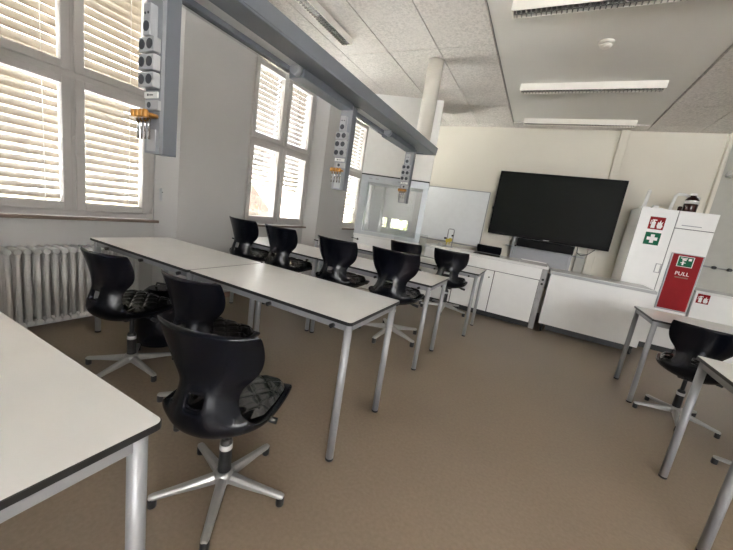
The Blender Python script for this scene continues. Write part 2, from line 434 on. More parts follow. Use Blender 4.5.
# (centre x, centre y, label, group)
TABLES = [
 (-2.366, 1.570, 'white table with black edge in the second row, end nearest the first window'),
 (-1.226, 1.575, 'white table in the second row with bright window glare, at the aisle end'),
 (-2.369, 2.865, 'white table in the third row at the window end, two chairs hung on its edge'),
 (-1.230, 2.865, 'white table in the third row at the aisle end, under two hanging chairs'),
 (-2.205, 4.14, 'white table in the row nearest the benches, below the fume cupboard'),
 (-1.062, 4.14, 'white table in the row nearest the benches, aisle end with two hanging chairs'),
 (-1.192, .10, 'large foreground white table at lower left, one corner pointing right'),
 (-2.331, .10, 'white table touching the left side of the foreground table at the picture edge'),
 (1.520, 3.70, 'white table on the right in front of the red panel cabinet'),
 (1.480, 2.13, 'white table at the right picture edge, nearest of the right row'),
]
tb0 = make_table()
for i, (x, y, lab) in enumerate(TABLES):
    o = tb0 if i == 0 else copy_tree(tb0)
    o.location = (x, y, 0); tag(o, lab, 'table', 'white classroom tables')

# ------------------------------------------------------------------ chairs
PROF = [  # y, z, half width, curl (edge lift towards the sitter), wall thickness
 (.222, .395, .158, .000, .030), (.214, .420, .178, .003, .040), (.182, .441, .198, .006, .052), (.10, .444, .211, .010, .060),
 (.02, .438, .216, .016, .062), (-.07, .431, .214, .024, .060), (-.145, .432, .194, .036, .056), (-.192, .456, .164, .052, .048),
 (-.208, .498, .136, .062, .036), (-.203, .545, .122, .064, .028), (-.192, .585, .132, .066, .024), (-.184, .630, .172, .068, .024),
 (-.186, .680, .195, .066, .024), (-.198, .735, .203, .062, .024), (-.216, .785, .202, .058, .024), (-.226, .806, .198, .055, .022)]
def catmull(P, n):
    out = []
    for i in range(len(P)-1):
        p0 = P[max(i-1, 0)]; p1 = P[i]; p2 = P[i+1]; p3 = P[min(i+2, len(P)-1)]
        for k in range(n):
            t = k/n
            out.append(tuple(.5*((2*b)+(-a+c)*t+(2*a-5*b+4*c-d)*t*t+(-a+3*b-3*c+d)*t**3) for a, b, c, d in zip(p0, p1, p2, p3)))
    out.append(P[-1]); return out
def make_chair(name, drop, spin):
    """drop: how far the gas spring is lowered below the full height"""
    t = empty(name)
    rows = catmull(PROF, 2); nv = 17; nr = len(rows)
    front = []; back = []
    for i, r in enumerate(rows):
        a = rows[max(i-1, 0)]; b_ = rows[min(i+1, nr-1)]
        d = Vector((0, b_[0]-a[0], b_[1]-a[1])).normalized()
        nd = nrm_dir(d)
        for j in range(nv):
            q = -1+2*j/(nv-1)
            p = Vector((q*r[2], r[0], r[1]))+curl_dir(r)*(r[3]*q*q)
            front.append(p)
            th = r[4]*(1-.45*abs(q)**3)
            back.append(p-nd*th+Vector((-q*r[2]*.06*abs(q), 0, 0)))
    quads = []
    for i in range(nr-1):
        for j in range(nv-1):
            zz = (rows[i][1]+rows[i+1][1])/2
            if i > 15 and .515 < zz < .572 and 6 <= j < nv-1-6: continue          # grip hole in the lower back
            quads.append((i*nv+j, i*nv+j+1, (i+1)*nv+j+1, (i+1)*nv+j))
    cnt = {}
    for f4 in quads:
        for k in range(4):
            e = (f4[k], f4[(k+1) % 4]); cnt[tuple(sorted(e))] = cnt.get(tuple(sorted(e)), [])+[e]
    nF = len(front); fs = [f4 for f4 in quads]+[tuple(nF+k for k in f4[::-1]) for f4 in quads]
    for es in cnt.values():
        if len(es) == 1:
            u, v = es[0]; fs.append((v, u, nF+u, nF+v))
    m = MB(); m.add(front+back, fs, 0, True)
    sh = m.build('shell', 'shell', t, loc=(0, 0, -drop))
    ss = sh.modifiers.new('smooth', 'SUBSURF'); ss.levels = 1; ss.render_levels = 2
    # quilted pad
    pm = MB(); NU, NW = 56, 56; pv = []
    for a in range(NU+1):
        u = a/NU; y = -.108+.29*u
        z, w, c = prof_at(y)
        for b_ in range(NW+1):
            q = -1+2*b_/NW; hw = w*.86*(1-.16*max(0, (u-.75)/.25)**2-.12*max(0, (.2-u)/.2)**2)
            x = q*hw
            p1 = ((x+y)/.102) % 1; p2 = ((x-y)/.102) % 1
            g = min(min(p1, 1-p1), min(p2, 1-p2))
            edge = min(1, (1-abs(q))*9, u*11, (1-u)*11)
            hgt = .0105*min(1, (max(g, 0)/.22))**.6*edge+.016*edge+.018*(1-q*q)*min(1, u*5, (1-u)*4)
            pv.append((x, y, z+c*(x/w)**2+.006+hgt))
    for a in range(NU):
        for b_ in range(NW):
            pm.f.append((a*(NW+1)+b_, a*(NW+1)+b_+1, (a+1)*(NW+1)+b_+1, (a+1)*(NW+1)+b_)); pm.mi.append(0); pm.sm.append(True)
    pm.v = pv
    pm.build('seat_pad', 'pad', t, loc=(0, 0, -drop))
    # seat carrier, lever, column
    MB().box(-.06, .06, -.085, .075, .352, .385).build('seat_carrier', 'black', t, bevel=.01, loc=(0, 0, -drop))
    MB().tube([(.05, .0, .385), (.16, .02, .375)], .006, 8).tube([(.15, .018, .376), (.20, .026, .368)], [.011, .013], 8).build('height_lever', 'black', t, loc=(0, 0, -drop))
    MB().tube([(0, 0, .20), (0, 0, .38-drop)], .0135, 14).build('gas_spring', 'black', t)
    MB().lathe([(.027, .095), (.0245, .24), (.018, .25)], (0, 0, 0), 16).build('column_cover', 'black', t)
    MB().lathe([(.0262, .205), (.0262, .228)], (0, 0, 0), 18).build('column_ring', 'ring', t)
    hb = MB().lathe([(.036, .050), (.044, .06), (.042, .088), (.03, .102)], (0, 0, 0), 20).build('base_hub', 'alu', t)
    for k in range(5):
        a = spin+2*PI*k/5; ca, sa = math.cos(a), math.sin(a)
        def R(r, s_, z): return (r*ca-s_*sa, r*sa+s_*ca, z)
        sec = [(.03, .021, .052, .092), (.10, .019, .046, .079), (.19, .0165, .042, .064), (.255, .0155, .036, .055), (.272, .012, .038, .05)]
        lv = []; lf = []
        for r, hw, z0, z1 in sec:
            lv += [R(r, -hw, z0), R(r, hw, z0), R(r, hw, z0+(z1-z0)*.65), R(r, hw*.55, z1), R(r, -hw*.55, z1), R(r, -hw, z0+(z1-z0)*.65)]
        n = 6
        for i in range(len(sec)-1):
            for j in range(n): lf.append((i*n+j, i*n+(j+1) % n, (i+1)*n+(j+1) % n, (i+1)*n+j))
        lf += [tuple(range(n))[::-1], tuple((len(sec)-1)*n+j for j in range(n))]
        lg = MB().add(lv, lf, 0, False).build('leg', 'alu', t, bevel=.004)
        MB().lathe([(.0155, 0), (.017, .004), (.0165, .034), (.014, .04)], R(.258, 0, 0), 12).build('glide', 'black', lg)
    return t
def curl_dir(r):
    f = 0 if r[0] > -.1 else max(0, min(1, (r[1]-.41)/.09)); f = f*f*(3-2*f)
    return Vector((0, f, 1-f)).normalized()
def nrm_dir(d):
    """unit vector from the shell towards the sitter for a profile tangent running lip to back top"""
    return Vector((0, d.z, -d.y))
def prof_at(y):
    best = None
    for i in range(2, 7):
        a, b = PROF[i], PROF[i+1]
        if b[0] <= y <= a[0]:
            f = (a[0]-y)/(a[0]-b[0]); return tuple(a[k]+(b[k]-a[k])*f for k in (1, 2, 3))
    a = PROF[2] if y > PROF[2][0] else PROF[7]
    return a[1], a[2], a[3]

def spin_base(o, deg):
    for ch in o.children:
        if ch.name.split('.')[0] in ('leg', 'base_hub'): ch.rotation_euler.z = math.radians(deg)
stand = make_chair('swivel_chair', 0.0, math.radians(-125-8))
hung = make_chair('swivel_chair', .075, math.radians(-100))
tall = make_chair('swivel_chair', -.19, math.radians(-100))
tall.location = (-.67, 5.955, 0); tall.rotation_euler.z = math.radians(-4)
tag(tall, 'black chair back rising behind the white teacher bench', 'chair')
D = math.radians
# standing chairs: x, y, rotation, label
ST = [
 (-.955, .885, D(17), 'black swivel chair in the foreground with a quilted seat, nearest the camera'),
 (-1.515, 1.235, D(8), 'black swivel chair just behind the nearest chair, tucked at the long table'),
 (-2.205, 1.18, D(8), 'black swivel chair standing in front of the radiator'),
 (1.26, 3.385, D(-14), 'black swivel chair at the right table below the red panel'),
 (1.555, 2.72, D(-5), 'black swivel chair at the right picture edge, only its base foot showing'),
]
for i, (x, y, a, lab) in enumerate(ST):
    o = stand if i == 0 else copy_tree(stand)
    o.location = (x, y, 0); o.rotation_euler.z = a
    spin_base(o, (-9, -18, -20, -25, 8)[i]); tag(o, lab, 'chair', 'swivel chairs standing on the floor')
HZ = .245
HU = [
 (-2.565, 2.535, HZ+.022, D(-3), 'black chair hung on the third-row table edge, closest to the windows'),
 (-2.075, 2.52, HZ+.022, D(-3), 'black chair hung on the third-row table, second from the windows'),
 (-1.46, 2.51, HZ+.02, D(0), 'black chair hung on the third-row table, third from the windows'),
 (-.93, 2.50, HZ+.025, D(2), 'black chair hung on the third-row table at the aisle end'),
 (-1.365, 3.88, HZ-.015, D(2), 'black chair hung on the frontmost table row, half hidden behind another chair back'),
 (-.82, 3.88, HZ-.01, D(2), 'black chair hung on the frontmost table row at its aisle end'),
]
for i, (x, y, z, a, lab) in enumerate(HU):
    o = hung if i == 0 else copy_tree(hung)
    o.location = (x, y, z); o.rotation_euler.z = a
    spin_base(o, (-16, 5, 40, 5, 30, 15)[i]); tag(o, lab, 'chair', 'swivel chairs hung on table edges' if i < 6 else None)

bg_ = thing('school_bag', 'black bag standing on the floor under the table, right of the chair by the radiator', 'bag', (-2.45, 1.52, 0), D(20))
MB().lathe([(.10, 0), (.155, .02), (.17, .12), (.165, .30), (.14, .40), (.09, .445)], (0, 0, 0), 24).build('body', 'shell', bg_)
MB().tube([(-.05, 0, .443), (-.04, 0, .475), (.04, 0, .475), (.05, 0, .443)], .008, 8).build('handle', 'black', bg_)

# ------------------------------------------------------------------ radiator
rd = thing('radiator', 'white column radiator under the first window', 'radiator', (-3.17, 0, 0))
for k in range(17):
    y = .875+k*.0515; s = MB()
    for dx in (-.06, .0, .06):
        s.tube([(dx, y, .10), (dx, y, .605)], .0155, 8)
    s.tube([(-.075, y, .62), (.075, y, .62)], .021, 8); s.tube([(-.075, y, .09), (.075, y, .09)], .021, 8)
    s.build('section', 'radiator', rd)
MB().tube([(0, .845, .615), (0, .80, .615), (0, .79, .60), (0, .79, .0)], .011, 8).build('supply_pipe', 'radiator', rd)
MB().tube([(0, .84, .615), (.0, .815, .615)], .02, 10).tube([(.0, .80, .615), (.055, .80, .615)], .022, 10).build('valve', 'chrome', rd)
MB().box(-.03, .03, .95, .97, 0, .08).box(-.03, .03, 1.62, 1.64, 0, .08).build('feet', 'radiator', rd)

# ------------------------------------------------------------------ media channel with posts
XR, XL, ZB, ZT = -1.30, -1.555, 2.015, 2.107
YE = 4.03
ch = thing('supply_channel', 'long grey media channel hanging under the ceiling along the windows', 'supply channel', (0, 0, 0))
MB().box(XL, XR, -1.6, YE, ZB+.012, ZT).box(-1.44, XR, -1.6, YE, ZB, ZB+.012).build('housing', 'channel', ch, bevel=.003)
MB().prism([(YE, ZB), (YE+.012, ZB), (YE+.05, ZT), (YE, ZT)], XL, XR, axis='x').build('end_cap', 'channel', ch)
spans = [(-1.2, .22, .84), (.96, 1.68, 2.29), (2.42, 3.03, 3.70)]
for a, b_, e in spans:
    MB().box(-1.515, -1.44, a, b_, ZB+.004, ZB+.0118).build('lamp_reflector', 'channel_light', ch)
    MB().box(XL, -1.515, a, b_, ZB-.022, ZB+.0118).build('lamp_rail', 'channel', ch, bevel=.002)
    MB().tube([(-1.478, b_-.03, ZB-.010), (-1.478, b_+.015, ZB-.010)], .034, 14).build('lamp_end', 'panel_grey', ch)
    MB().box(XL, -1.44, b_+.02, e, ZB-.045, ZB+.0118).build('cover_box', 'channel', ch, bevel=.004)
    MB().prism([(a, ZB-.0225), (e, ZB-.0225), (e, ZB-.0260), (a, ZB-.0260)], XL-.012, XL+.012, axis='x').build('bright_lip', 'chrome', ch)
dp = tag(MB().lathe([(.085, ZT), (.085, CZ)], (-1.405, 3.79, 0), 28).build('round_duct', 'pipe'), 'round cream duct rising from the media channel to the ceiling', 'duct')

def socket_unit(par, x0, x1, yf, z0, z1, double=True):
    m = MB().box(x0, x1, yf-.03, yf, z0, z1)
    so = m.build('socket_unit', 'socket', par, bevel=.004)
    xs = ((x0*.75+x1*.25), (x0*.25+x1*.75)) if double else ((x0+x1)/2,)
    for x in xs:
        zc = (z0+z1)/2 if double else z0+.032
        MB().tube([(x, yf-.0302, zc), (x, yf-.033, zc)], .0185, 16).build('socket_hole', 'socket_dark', so)
        if not double:
            for dx in (-.008, .012):
                MB().tube([(x+dx, yf-.0302, z1-.035), (x+dx, yf-.032, z1-.035)], .005, 8).build('port', 'socket_dark', so)
def make_post(y, zb, label):
    t = thing('supply_post', label, 'supply post', (0, y, 0), 0, 'supply posts under the media channel')
    x1 = -1.462; x0 = -1.562; dz = zb-1.356
    MB().box(x0+.004, x1, .016, .075, zb, ZB-.0005).build('post_body', 'channel', t, bevel=.002)
    MB().box(x0, x1, .0, .015, zb, ZB-.0005).build('face_plate', 'panel_grey', t)
    socket_unit(t, -1.54, -1.49, 0, 1.792+dz, 1.905+dz, False)
    for a, b_ in ((1.734, 1.788), (1.669, 1.727), (1.605, 1.662)):
        socket_unit(t, x0-.004, x1-.004, 0, a+dz, b_+dz)
    MB().box(x0, x1-.012, -.006, 0, 1.572+dz, 1.595+dz).box(x0+.02, x0+.03, -.0066, -.0061, 1.579+dz, 1.588+dz, 1).box(x0+.034, x0+.06, -.0066, -.0061, 1.581+dz, 1.585+dz, 1).build('label_strip', ['signwhite', 'socket_dark'], t)
    MB().box(x0+.02, x1+.006, -.014, 0, 1.524+dz, 1.560+dz).tube([((x0+x1)/2, -.0145, 1.542+dz), ((x0+x1)/2, -.018, 1.542+dz)], .012, 12, mi=1).build('data_box', ['socket', 'socket_dark'], t, bevel=.002)
    for k in range(4):
        x = x0+.012+k*.025
        g = MB().tube([(x, -.002, 1.50+dz), (x, -.05, 1.50+dz)], .0085, 8).lathe([(.0105, 0), (.0125, .006), (.0125, .024), (.0085, .03)], (x, -.05, 1.485+dz), 10)
        go = g.build('gas_tap', 'brass', t)
        MB().tube([(x, -.035, 1.485+dz), (x, -.035, 1.46+dz), (x, -.033, 1.405+dz)], [.007, .0055, .0045], 8).build('nozzle', 'chrome', go)
    MB().box(x0+.02, x1-.022, -.004, 0, 1.365+dz, 1.45+dz).build('lower_plate', 'socket', t)
make_post(.875, 1.356, 'grey supply post with sockets and orange gas taps, nearest the first window')
make_post(2.32, 1.384, 'middle grey supply post with sockets and orange gas taps before the third window')
make_post(3.735, 1.400, 'farthest grey supply post with orange gas taps in front of the fume cupboard')

# ------------------------------------------------------------------ ceiling fixtures
def louvre_lamp(label, cx, cy, L, along_x=True):
    t = thing('ceiling_lamp', label, 'ceiling lamp', (cx, cy, 0), 0 if along_x else PI/2, 'louvred ceiling lamps')
    zt = CZ+.013 if along_x else CZ-.001
    zb = 2.895
    h = MB(); w0, w1 = .055, .066
    h.prism([(-w0, zb), (-w0+.006, zb), (-w1+.01, zt-.004), (w1-.01, zt-.004), (w0-.006, zb), (w0, zb), (w1, zt), (-w1, zt)], -L/2, L/2, axis='x')
    h.box(-L/2, -L/2+.012, -w0, w0, zb, zt); h.box(L/2-.012, L/2, -w0, w0, zb, zt)
    h.build('housing', 'lamp_white', t)
    lv = MB().box(-L/2+.012, L/2-.012, -w0+.006, w0-.006, zb+.022, zb+.024, 1)
    n = int(L/.034)
    for k in range(1, n):
        x = -L/2+L*k/n; lv.box(x-.004, x+.004, -w0+.006, w0-.006, zb, zb+.022, 0)
    lv.box(-L/2+.012, L/2-.012, -.004, .004, zb, zb+.022, 0)
    lv.build('louvre', ['louvre', 'louvre_dark'], t)
louvre_lamp('louvred ceiling lamp nearest the camera, cut by the top of the picture', .16, 3.0, 1.45)
louvre_lamp('louvred ceiling lamp in the middle, between two others', .105, 4.56, 1.37)
louvre_lamp('thin louvred ceiling lamp closest to the front wall', .11, 5.84, 1.40)
louvre_lamp('louvred ceiling lamp beside the media channel, running along the window side', -2.20, 2.55, 1.35, False)
sm = thing('smoke_detector', 'round white smoke detector on the plain ceiling', 'smoke detector', (.14, 3.66, 0))
MB().lathe([(.062, CZ+.0135), (.062, CZ-.002), (.05, CZ-.012)][::-1], (0, 0, 0), 20).build('base', 'lamp_white', sm)
MB().lathe([(.046, CZ-.0125), (.046, CZ-.024), (.028, CZ-.036)][::-1], (0, 0, 0), 20).build('sensor_head', 'lamp_white', sm)

# ------------------------------------------------------------------ fume cupboard (turned)
hx, hy, hr = -2.12, 4.83, D(17.5)
hd = thing('fume_cupboard', 'glazed grey fume cupboard in the far window corner', 'fume cupboard', (hx, hy, 0), hr)
w = .52; zt = 1.80
MB().box(-w, w, .02, .62, 0, .84).build('base_cabinet', 'white_lam', hd, bevel=.004)
MB().box(-w-.01, w+.01, 0, .64, .84, .875).build('work_surface', 'worktop', hd, bevel=.004)
f = MB(); f.box(-w, -w+.115, 0, .045, .876, 1.69); f.box(w-.075, w, 0, .045, .876, 1.69)
f.box(-w+.115, w-.075, 0, .045, .876, .93); f.box(-w, -w+.04, .58, .62, .876, 1.69); f.box(w-.04, w, .58, .62, .876, 1.69)
f.box(-w+.04, w-.04, .58, .62, .876, .91)
f.build('frame', 'hood_alu', hd, bevel=.004)
MB().box(-w, w, -.005, .62, 1.691, zt-.012).build('control_panel', 'hood_alu', hd, bevel=.004)
MB().box(-w-.004, w+.004, -.012, .62, zt-.0115, zt+.006).build('top_rail', 'plinth', hd)
MB().box(-w, w, .0, .62, zt+.0065, CZ-.001).build('upper_cladding', 'hood_clad', hd)
MB().box(-w+.115, w-.075, .02, .026, .931, 1.69).build('front_sash', 'hood_glass', hd)
MB().box(-w+.04, w-.04, .598, .602, .911, 1.69).build('rear_pane', 'hood_glass', hd)
MB().box(-w+.01, -w+.016, .046, .579, .877, 1.69).build('side_pane', 'hood_glass', hd)
MB().box(w-.016, w-.01, .046, .579, .877, 1.69).build('side_pane', 'hood_glass', hd)
for x in (-.40, -.30, .05, .2):
    MB().box(x, x+.05, -.007, -.0051, 1.735, 1.75).build('control_label', 'grey_panel', hd)
bar = MB().tube([(-w-.02, -.03, .80), (-w+.08, -.05, .79)], .006, 8).lathe([(.014, 0), (.016, .02), (.01, .03)], (-w+.085, -.05, .775), 10)
bar.build('side_tap', 'black', hd)
# clear shield on the front table row
shd = thing('safety_shield', 'clear upright safety shield on the frontmost table below the fume cupboard', 'shield', (-1.56, 4.40, .75))
MB().box(-.24, .24, 0, .005, .02, .30).build('pane', 'acrylic', shd)
MB().box(-.22, -.19, -.05, .05, 0, .019).box(.19, .22, -.05, .05, 0, .019).build('feet', 'acrylic', shd)

# ------------------------------------------------------------------ front benches
bn = thing('teacher_bench', 'white teacher bench with worktop and taps before the whiteboard', 'bench', (0, 0, 0))
x0, x1, yf, yb = -1.52, .135, 5.02, 5.60
MB().box(x0, x1, yf+.02, yb, .08, .845).build('carcass', 'white_lam', bn, bevel=.002)
MB().box(x0, x1, yf+.06, yb, 0, .0795).build('plinth', 'plinth', bn)
MB().box(x0+.001, x1-.001, yf+.0165, yf+.0199, .082, .844).build('gap_shade_sheet', 'gap', bn)  # dark sheet behind the doors, paints shade into the joints
MB().box(x0-.01, x1+.075, yf-.012, yb+.01, .8455, .882).build('worktop', 'worktop', bn, bevel=.006)
rim = MB(); rim.box(-.17, .195, yb-.02, yb, .8825, .896); rim.box(.18, .195, yf, yb-.02, .8825, .896); rim.box(-.17, -.155, yf+.06, yb-.02, .8825, .89)
rim.build('raised_rim', 'worktop', bn)
MB().box(x0, x1-.002, yf+.004, yf+.016, .692, .843).build('top_panel', 'white_lam', bn, bevel=.0015)
for a, b_, k in ((x0, -1.0, .8), (-.996, -.45, .8), (-.446, x1-.004, None)):
    d = MB().box(a+.004, b_-.004, yf+.004, yf+.016, .085, .683).build('door', 'white_lam', bn, bevel=.0015)
    if k:
        MB().tube([(b_-.055, yf+.003, .585), (b_-.055, yf-.014, .585)], .010, 10).build('knob', 'plinth', d)
mp = thing('socket_column', 'brushed metal upright with black sockets at the right end of the teacher bench', 'socket column', (.170, 5.02, 0))
MB().box(-.032, .032, .03, .12, 0, .843).build('upright', 'brushed', mp, bevel=.003)
for z in (.70, .64):
    MB().tube([(0, .0295, z), (0, .024, z)], .016, 14).build('socket', 'black', mp)
MB().box(-.024, .024, .025, .0295, .30, .42).build('lower_plate', 'steel_paint', mp)
# rolling bench
rb = thing('rolling_bench', 'white panelled bench on castors below the wall screen', 'bench', (0, 0, 0))
x0, x1 = .245, 1.345
MB().box(x0, x1, 5.02, 5.04, .115, .80).build('front_panel', 'white_lam', rb, bevel=.002)
MB().box(x0+.01, x0+.03, 5.041, 5.565, .115, .80).build('side_panel', 'white_lam', rb)
MB().box(x1-.03, x1-.01, 5.041, 5.565, .115, .80).build('side_panel', 'white_lam', rb)
MB().box(x0+.031, x1-.031, 5.2, 5.55, .10, .13).build('bottom_shelf', 'under', rb)
MB().box(x0-.02, x1+.02, 5.005, 5.583, .801, .836).build('worktop', 'wt_grey', rb, bevel=.005)
MB().box(x0+.0, x1, 5.025, 5.575, .8365, .842).build('top_sheet', 'worktop', rb)
for x in (x0+.05, x1-.05):
    for y in (5.075, 5.52):
        c = MB().tube([(x-.012, y, .04), (x+.012, y, .04)], .04, 16).build('castor_wheel', 'black', rb)
        MB().box(x-.02, x+.02, y-.02, y+.02, .0805, .114).build('castor_fork', 'plinth', c)
MB().box(x0+.1, x1-.1, 5.16, 5.175, .012, .099).build('kick_board', 'under', rb)
# tap
tp = thing('bench_tap', 'bent grey tap with yellow and black valves on the teacher bench', 'tap', (-1.23, 5.30, .8825))
MB().tube([(-.045, 0, 0), (-.045, 0, .27), (-.035, 0, .283), (.035, 0, .283), (.045, 0, .27), (.045, 0, .0)], .0085, 8).build('tube', 'steel_paint', tp)
for x, z in ((-.03, .10), (.012, .115)):
    MB().tube([(x, -.025, z), (x, .005, z)], .030, 12).tube([(x, -.01, z-.01), (x-.01, -.012, z-.07)], .007, 8).build('yellow_valve', 'yellow', tp)
MB().tube([(-.09, 0, .13), (-.05, 0, .13)], [.016, .012], 10).build('black_knob', 'black', tp)
MB().tube([(.02, -.004, .185), (.05, -.004, .185)], [.016, .012], 10).build('black_knob', 'black', tp)
MB().box(-.07, .07, -.03, .03, 0, .012).build('foot_plate', 'steel_paint', tp)
tag(MB().prism([(-.04, 0), (.04, 0), (.03, .05), (-.02, .055)], -.03, .03, axis='y').build('tape_dispenser', 'wt_grey', loc=(-1.33, 5.14, .8826), bevel=.006), 'small grey block on the teacher bench left of the tap', 'dispenser')
tb = thing('tablet', 'flat dark tablet lying on the teacher bench before the chair back', 'tablet', (-.61, 5.20, .8826), D(4))
MB().box(-.20, .17, -.10, .10, 0, .011).build('body', 'bezel', tb, bevel=.004)
MB().box(-.185, .155, -.088, .088, .0112, .0125).build('display', 'screen', tb)

# ------------------------------------------------------------------ whiteboard, screen
wbd = thing('whiteboard', 'white enamel board with thin frame left of the black screen', 'whiteboard', (0, FY, 0))
MB().box(-2.02, -.915, -.03, -.002, .93, 1.865).build('surface', 'wb', wbd)
fr = MB(); fr.box(-2.03, -.905, -.036, -.002, 1.866, 1.878); fr.box(-.914, -.902, -.036, -.002, .92, 1.865); fr.box(-2.03, -2.021, -.036, -.002, .92, 1.865)
fr.build('frame', 'steel_paint', wbd)
MB().box(-2.03, -.90, -.10, -.002, .905, .92).build('pen_tray', 'grey_panel', wbd, bevel=.003)
TY = 6.05
tv = thing('wall_screen', 'large black flat screen on the front wall', 'screen', (0, TY, 0))
MB().box(-.79, .952, 0, .055, 1.195, 2.225).build('bezel', 'bezel', tv, bevel=.006)
MB().box(-.757, .919, -.0025, -.0003, 1.242, 2.192).build('display', 'screen', tv)
MB().box(.06, .15, -.004, -.0003, 1.206, 1.216).build('maker_badge', 'ring', tv)
MB().box(-.802, -.7905, .01, .04, 1.60, 1.64).build('side_button', 'black', tv)
sb = thing('sound_bar', 'black sound bar hanging under the large screen', 'sound bar', (0, 5.98, 0))
MB().box(-.30, .51, -.02, .06, 1.06, 1.19).build('body', 'bezel', sb, bevel=.01)
MB().tube([(-.31, -.03, 1.062), (-.31, -.046, 1.062)], .014, 10).tube([(.49, -.03, 1.062), (.49, -.046, 1.062)], .014, 10).build('clamp_knobs', 'black', sb)
st = thing('screen_stand', 'grey stand panel with upright rails below the large screen', 'screen stand', (0, 6.09, 0))
MB().box(-.33, .47, .02, .05, .45, 1.19).build('panel', 'grey_panel', st)
MB().box(-.375, -.331, .0, .06, 0, 2.0).build('upright_rail', 'steel_paint', st)
MB().box(.471, .515, .0, .06, 0, 2.0).build('upright_rail', 'steel_paint', st)
MB().box(-.46, .66, -.13, -.005, 1.035, 1.05).build('shelf_rail', 'steel_paint', st, bevel=.003)
MB().box(-.46, .60, .0605, .155, 1.5, 1.7).build('wall_bracket', 'plinth', st)
cb = MB().tube([(.55, -.02, 1.19), (.56, -.02, 1.10), (.62, -.02, 1.07), (.70, -.02, 1.10), (.78, -.02, 1.19)], .006, 6)
tag(cb.build('cable', 'black', loc=(0, 6.06, 0)), 'thin dark cable looping under the right end of the screen', 'cable')
tag(MB().box(.575, .705, FY-.07, FY-.001, .60, 1.10).build('junction_box', 'board_grey', bevel=.006), 'beige cable box on the wall under the screen', 'cable box')

# ------------------------------------------------------------------ tall cabinet with signs
cy = 5.60
tc = thing('tall_cabinet', 'tall white cabinet with safety signs and a red door panel', 'cabinet', (0, cy, 0))
X0, X1, XD, ZC = 1.10, 1.87, 1.485, 1.845
MB().box(X0, X1, .02, .62, .08, ZC).build('carcass', 'white_lam', tc, bevel=.003)
MB().box(X0, X1, .05, .62, 0, .0795).build('plinth', 'plinth', tc)
MB().box(X0+.001, X1-.001, .016, .0199, .083, ZC-.001).build('gap_shade_sheet', 'gap', tc)  # dark sheet, painted shade between doors and drawer
d1 = MB().box(X0+.002, XD-.004, 0, .0155, .085, ZC-.002).build('door', 'white_lam', tc, bevel=.002)
MB().box(XD-.07, XD-.062, -.012, -.0002, 1.03, 1.15).box(XD-.018, XD-.010, -.012, -.0002, 1.03, 1.15).box(XD-.0615, XD-.0185, -.012, -.004, 1.03, 1.038).box(XD-.0615, XD-.0185, -.012, -.004, 1.142, 1.15).build('handle', 'steel_paint', d1)
dr = MB().box(XD+.004, X1-.002, 0, .0155, 1.630, ZC-.002).build('drawer', 'white_lam', tc, bevel=.002)
MB().box(XD+.06, XD+.25, -.012, -.0002, 1.663, 1.673).build('handle', 'grey_panel', dr)
d2 = MB().box(XD+.004, X1-.002, 0, .0155, .085, 1.621).build('door', 'white_lam', tc, bevel=.002)
def fire_sign(name, x, z, s, y, label):
    g = thing(name, label, 'sign', (x, y, z))
    MB().box(0, s, -.004, -.0005, 0, s).build('plate', 'red', g, bevel=.001)
    ex = MB(); yy = (-.0055, -.0041)
    ex.box(.17*s, .43*s, *yy, .10*s, .60*s); ex.box(.25*s, .35*s, *yy, .60*s, .70*s); ex.box(.20*s, .48*s, *yy, .70*s, .78*s); ex.box(.10*s, .20*s, *yy, .66*s, .72*s); ex.box(.09*s, .13*s, *yy, .40*s, .66*s)
    ex.build('extinguisher_symbol', 'signwhite', g)
    flm = MB(); flm.prism([(.60*s, .10*s), (.84*s, .10*s), (.92*s, .30*s), (.85*s, .44*s), (.90*s, .66*s), (.78*s, .52*s), (.74*s, .78*s), (.64*s, .54*s), (.58*s, .62*s), (.54*s, .30*s)], -.0055, -.0041, axis='y')
    flm.build('flame_symbol', 'signwhite', g)
    return g
fire_sign('fire_sign', 1.215, 1.575, .16, cy, 'red fire extinguisher sign on the left door of the tall cabinet')
gs = thing('first_aid_sign', 'green sign with white cross on the tall cabinet door', 'sign', (1.215, cy, 1.375))
MB().box(0, .16, -.004, -.0005, 0, .16).build('plate', 'green', gs, bevel=.001)
MB().prism([(.06, .025), (.10, .025), (.10, .06), (.135, .06), (.135, .10), (.10, .10), (.10, .135), (.06, .135), (.06, .10), (.025, .10), (.025, .06), (.06, .06)], -.0055, -.0041, axis='y').build('cross', 'signwhite', gs)
rp = thing('red_panel', 'red PULL panel with grey edge on the right door of the tall cabinet', 'panel', (0, cy, 0))
MB().box(1.535, 1.855, -.03, -.0005, .58, 1.32).build('backing', 'steel_paint', rp, bevel=.003)
MB().box(1.55, 1.84, -.034, -.0302, .60, 1.312).build('red_face', 'red', rp)
g2 = MB().box(1.615, 1.755, -.037, -.0342, 1.165, 1.285).build('green_pictogram', 'green', rp)
bd = MB(); bd.box(1.61, 1.76, -.0365, -.0342, 1.158, 1.164); bd.box(1.61, 1.76, -.0365, -.0342, 1.286, 1.292); bd.box(1.607, 1.6145, -.0365, -.0342, 1.158, 1.292); bd.box(1.7555, 1.763, -.0365, -.0342, 1.158, 1.292)
bd.box(1.63, 1.70, -.0385, -.0372, 1.262, 1.272); bd.box(1.65, 1.69, -.0385, -.0372, 1.238, 1.258); bd.box(1.71, 1.74, -.0385, -.0372, 1.242, 1.272); bd.box(1.655, 1.672, -.0385, -.0372, 1.18, 1.23); bd.box(1.64, 1.69, -.0385, -.0372, 1.205, 1.215)
bd.build('pictogram_marks', 'signwhite', g2)
text('lettering', 'PULL', .065, 'signwhite', rp, (1.69, -.0352, 1.07), (PI/2, 0, 0))
MB().box(1.63, 1.76, -.036, -.0342, 1.015, 1.03).build('pull_slot', 'trim', rp)
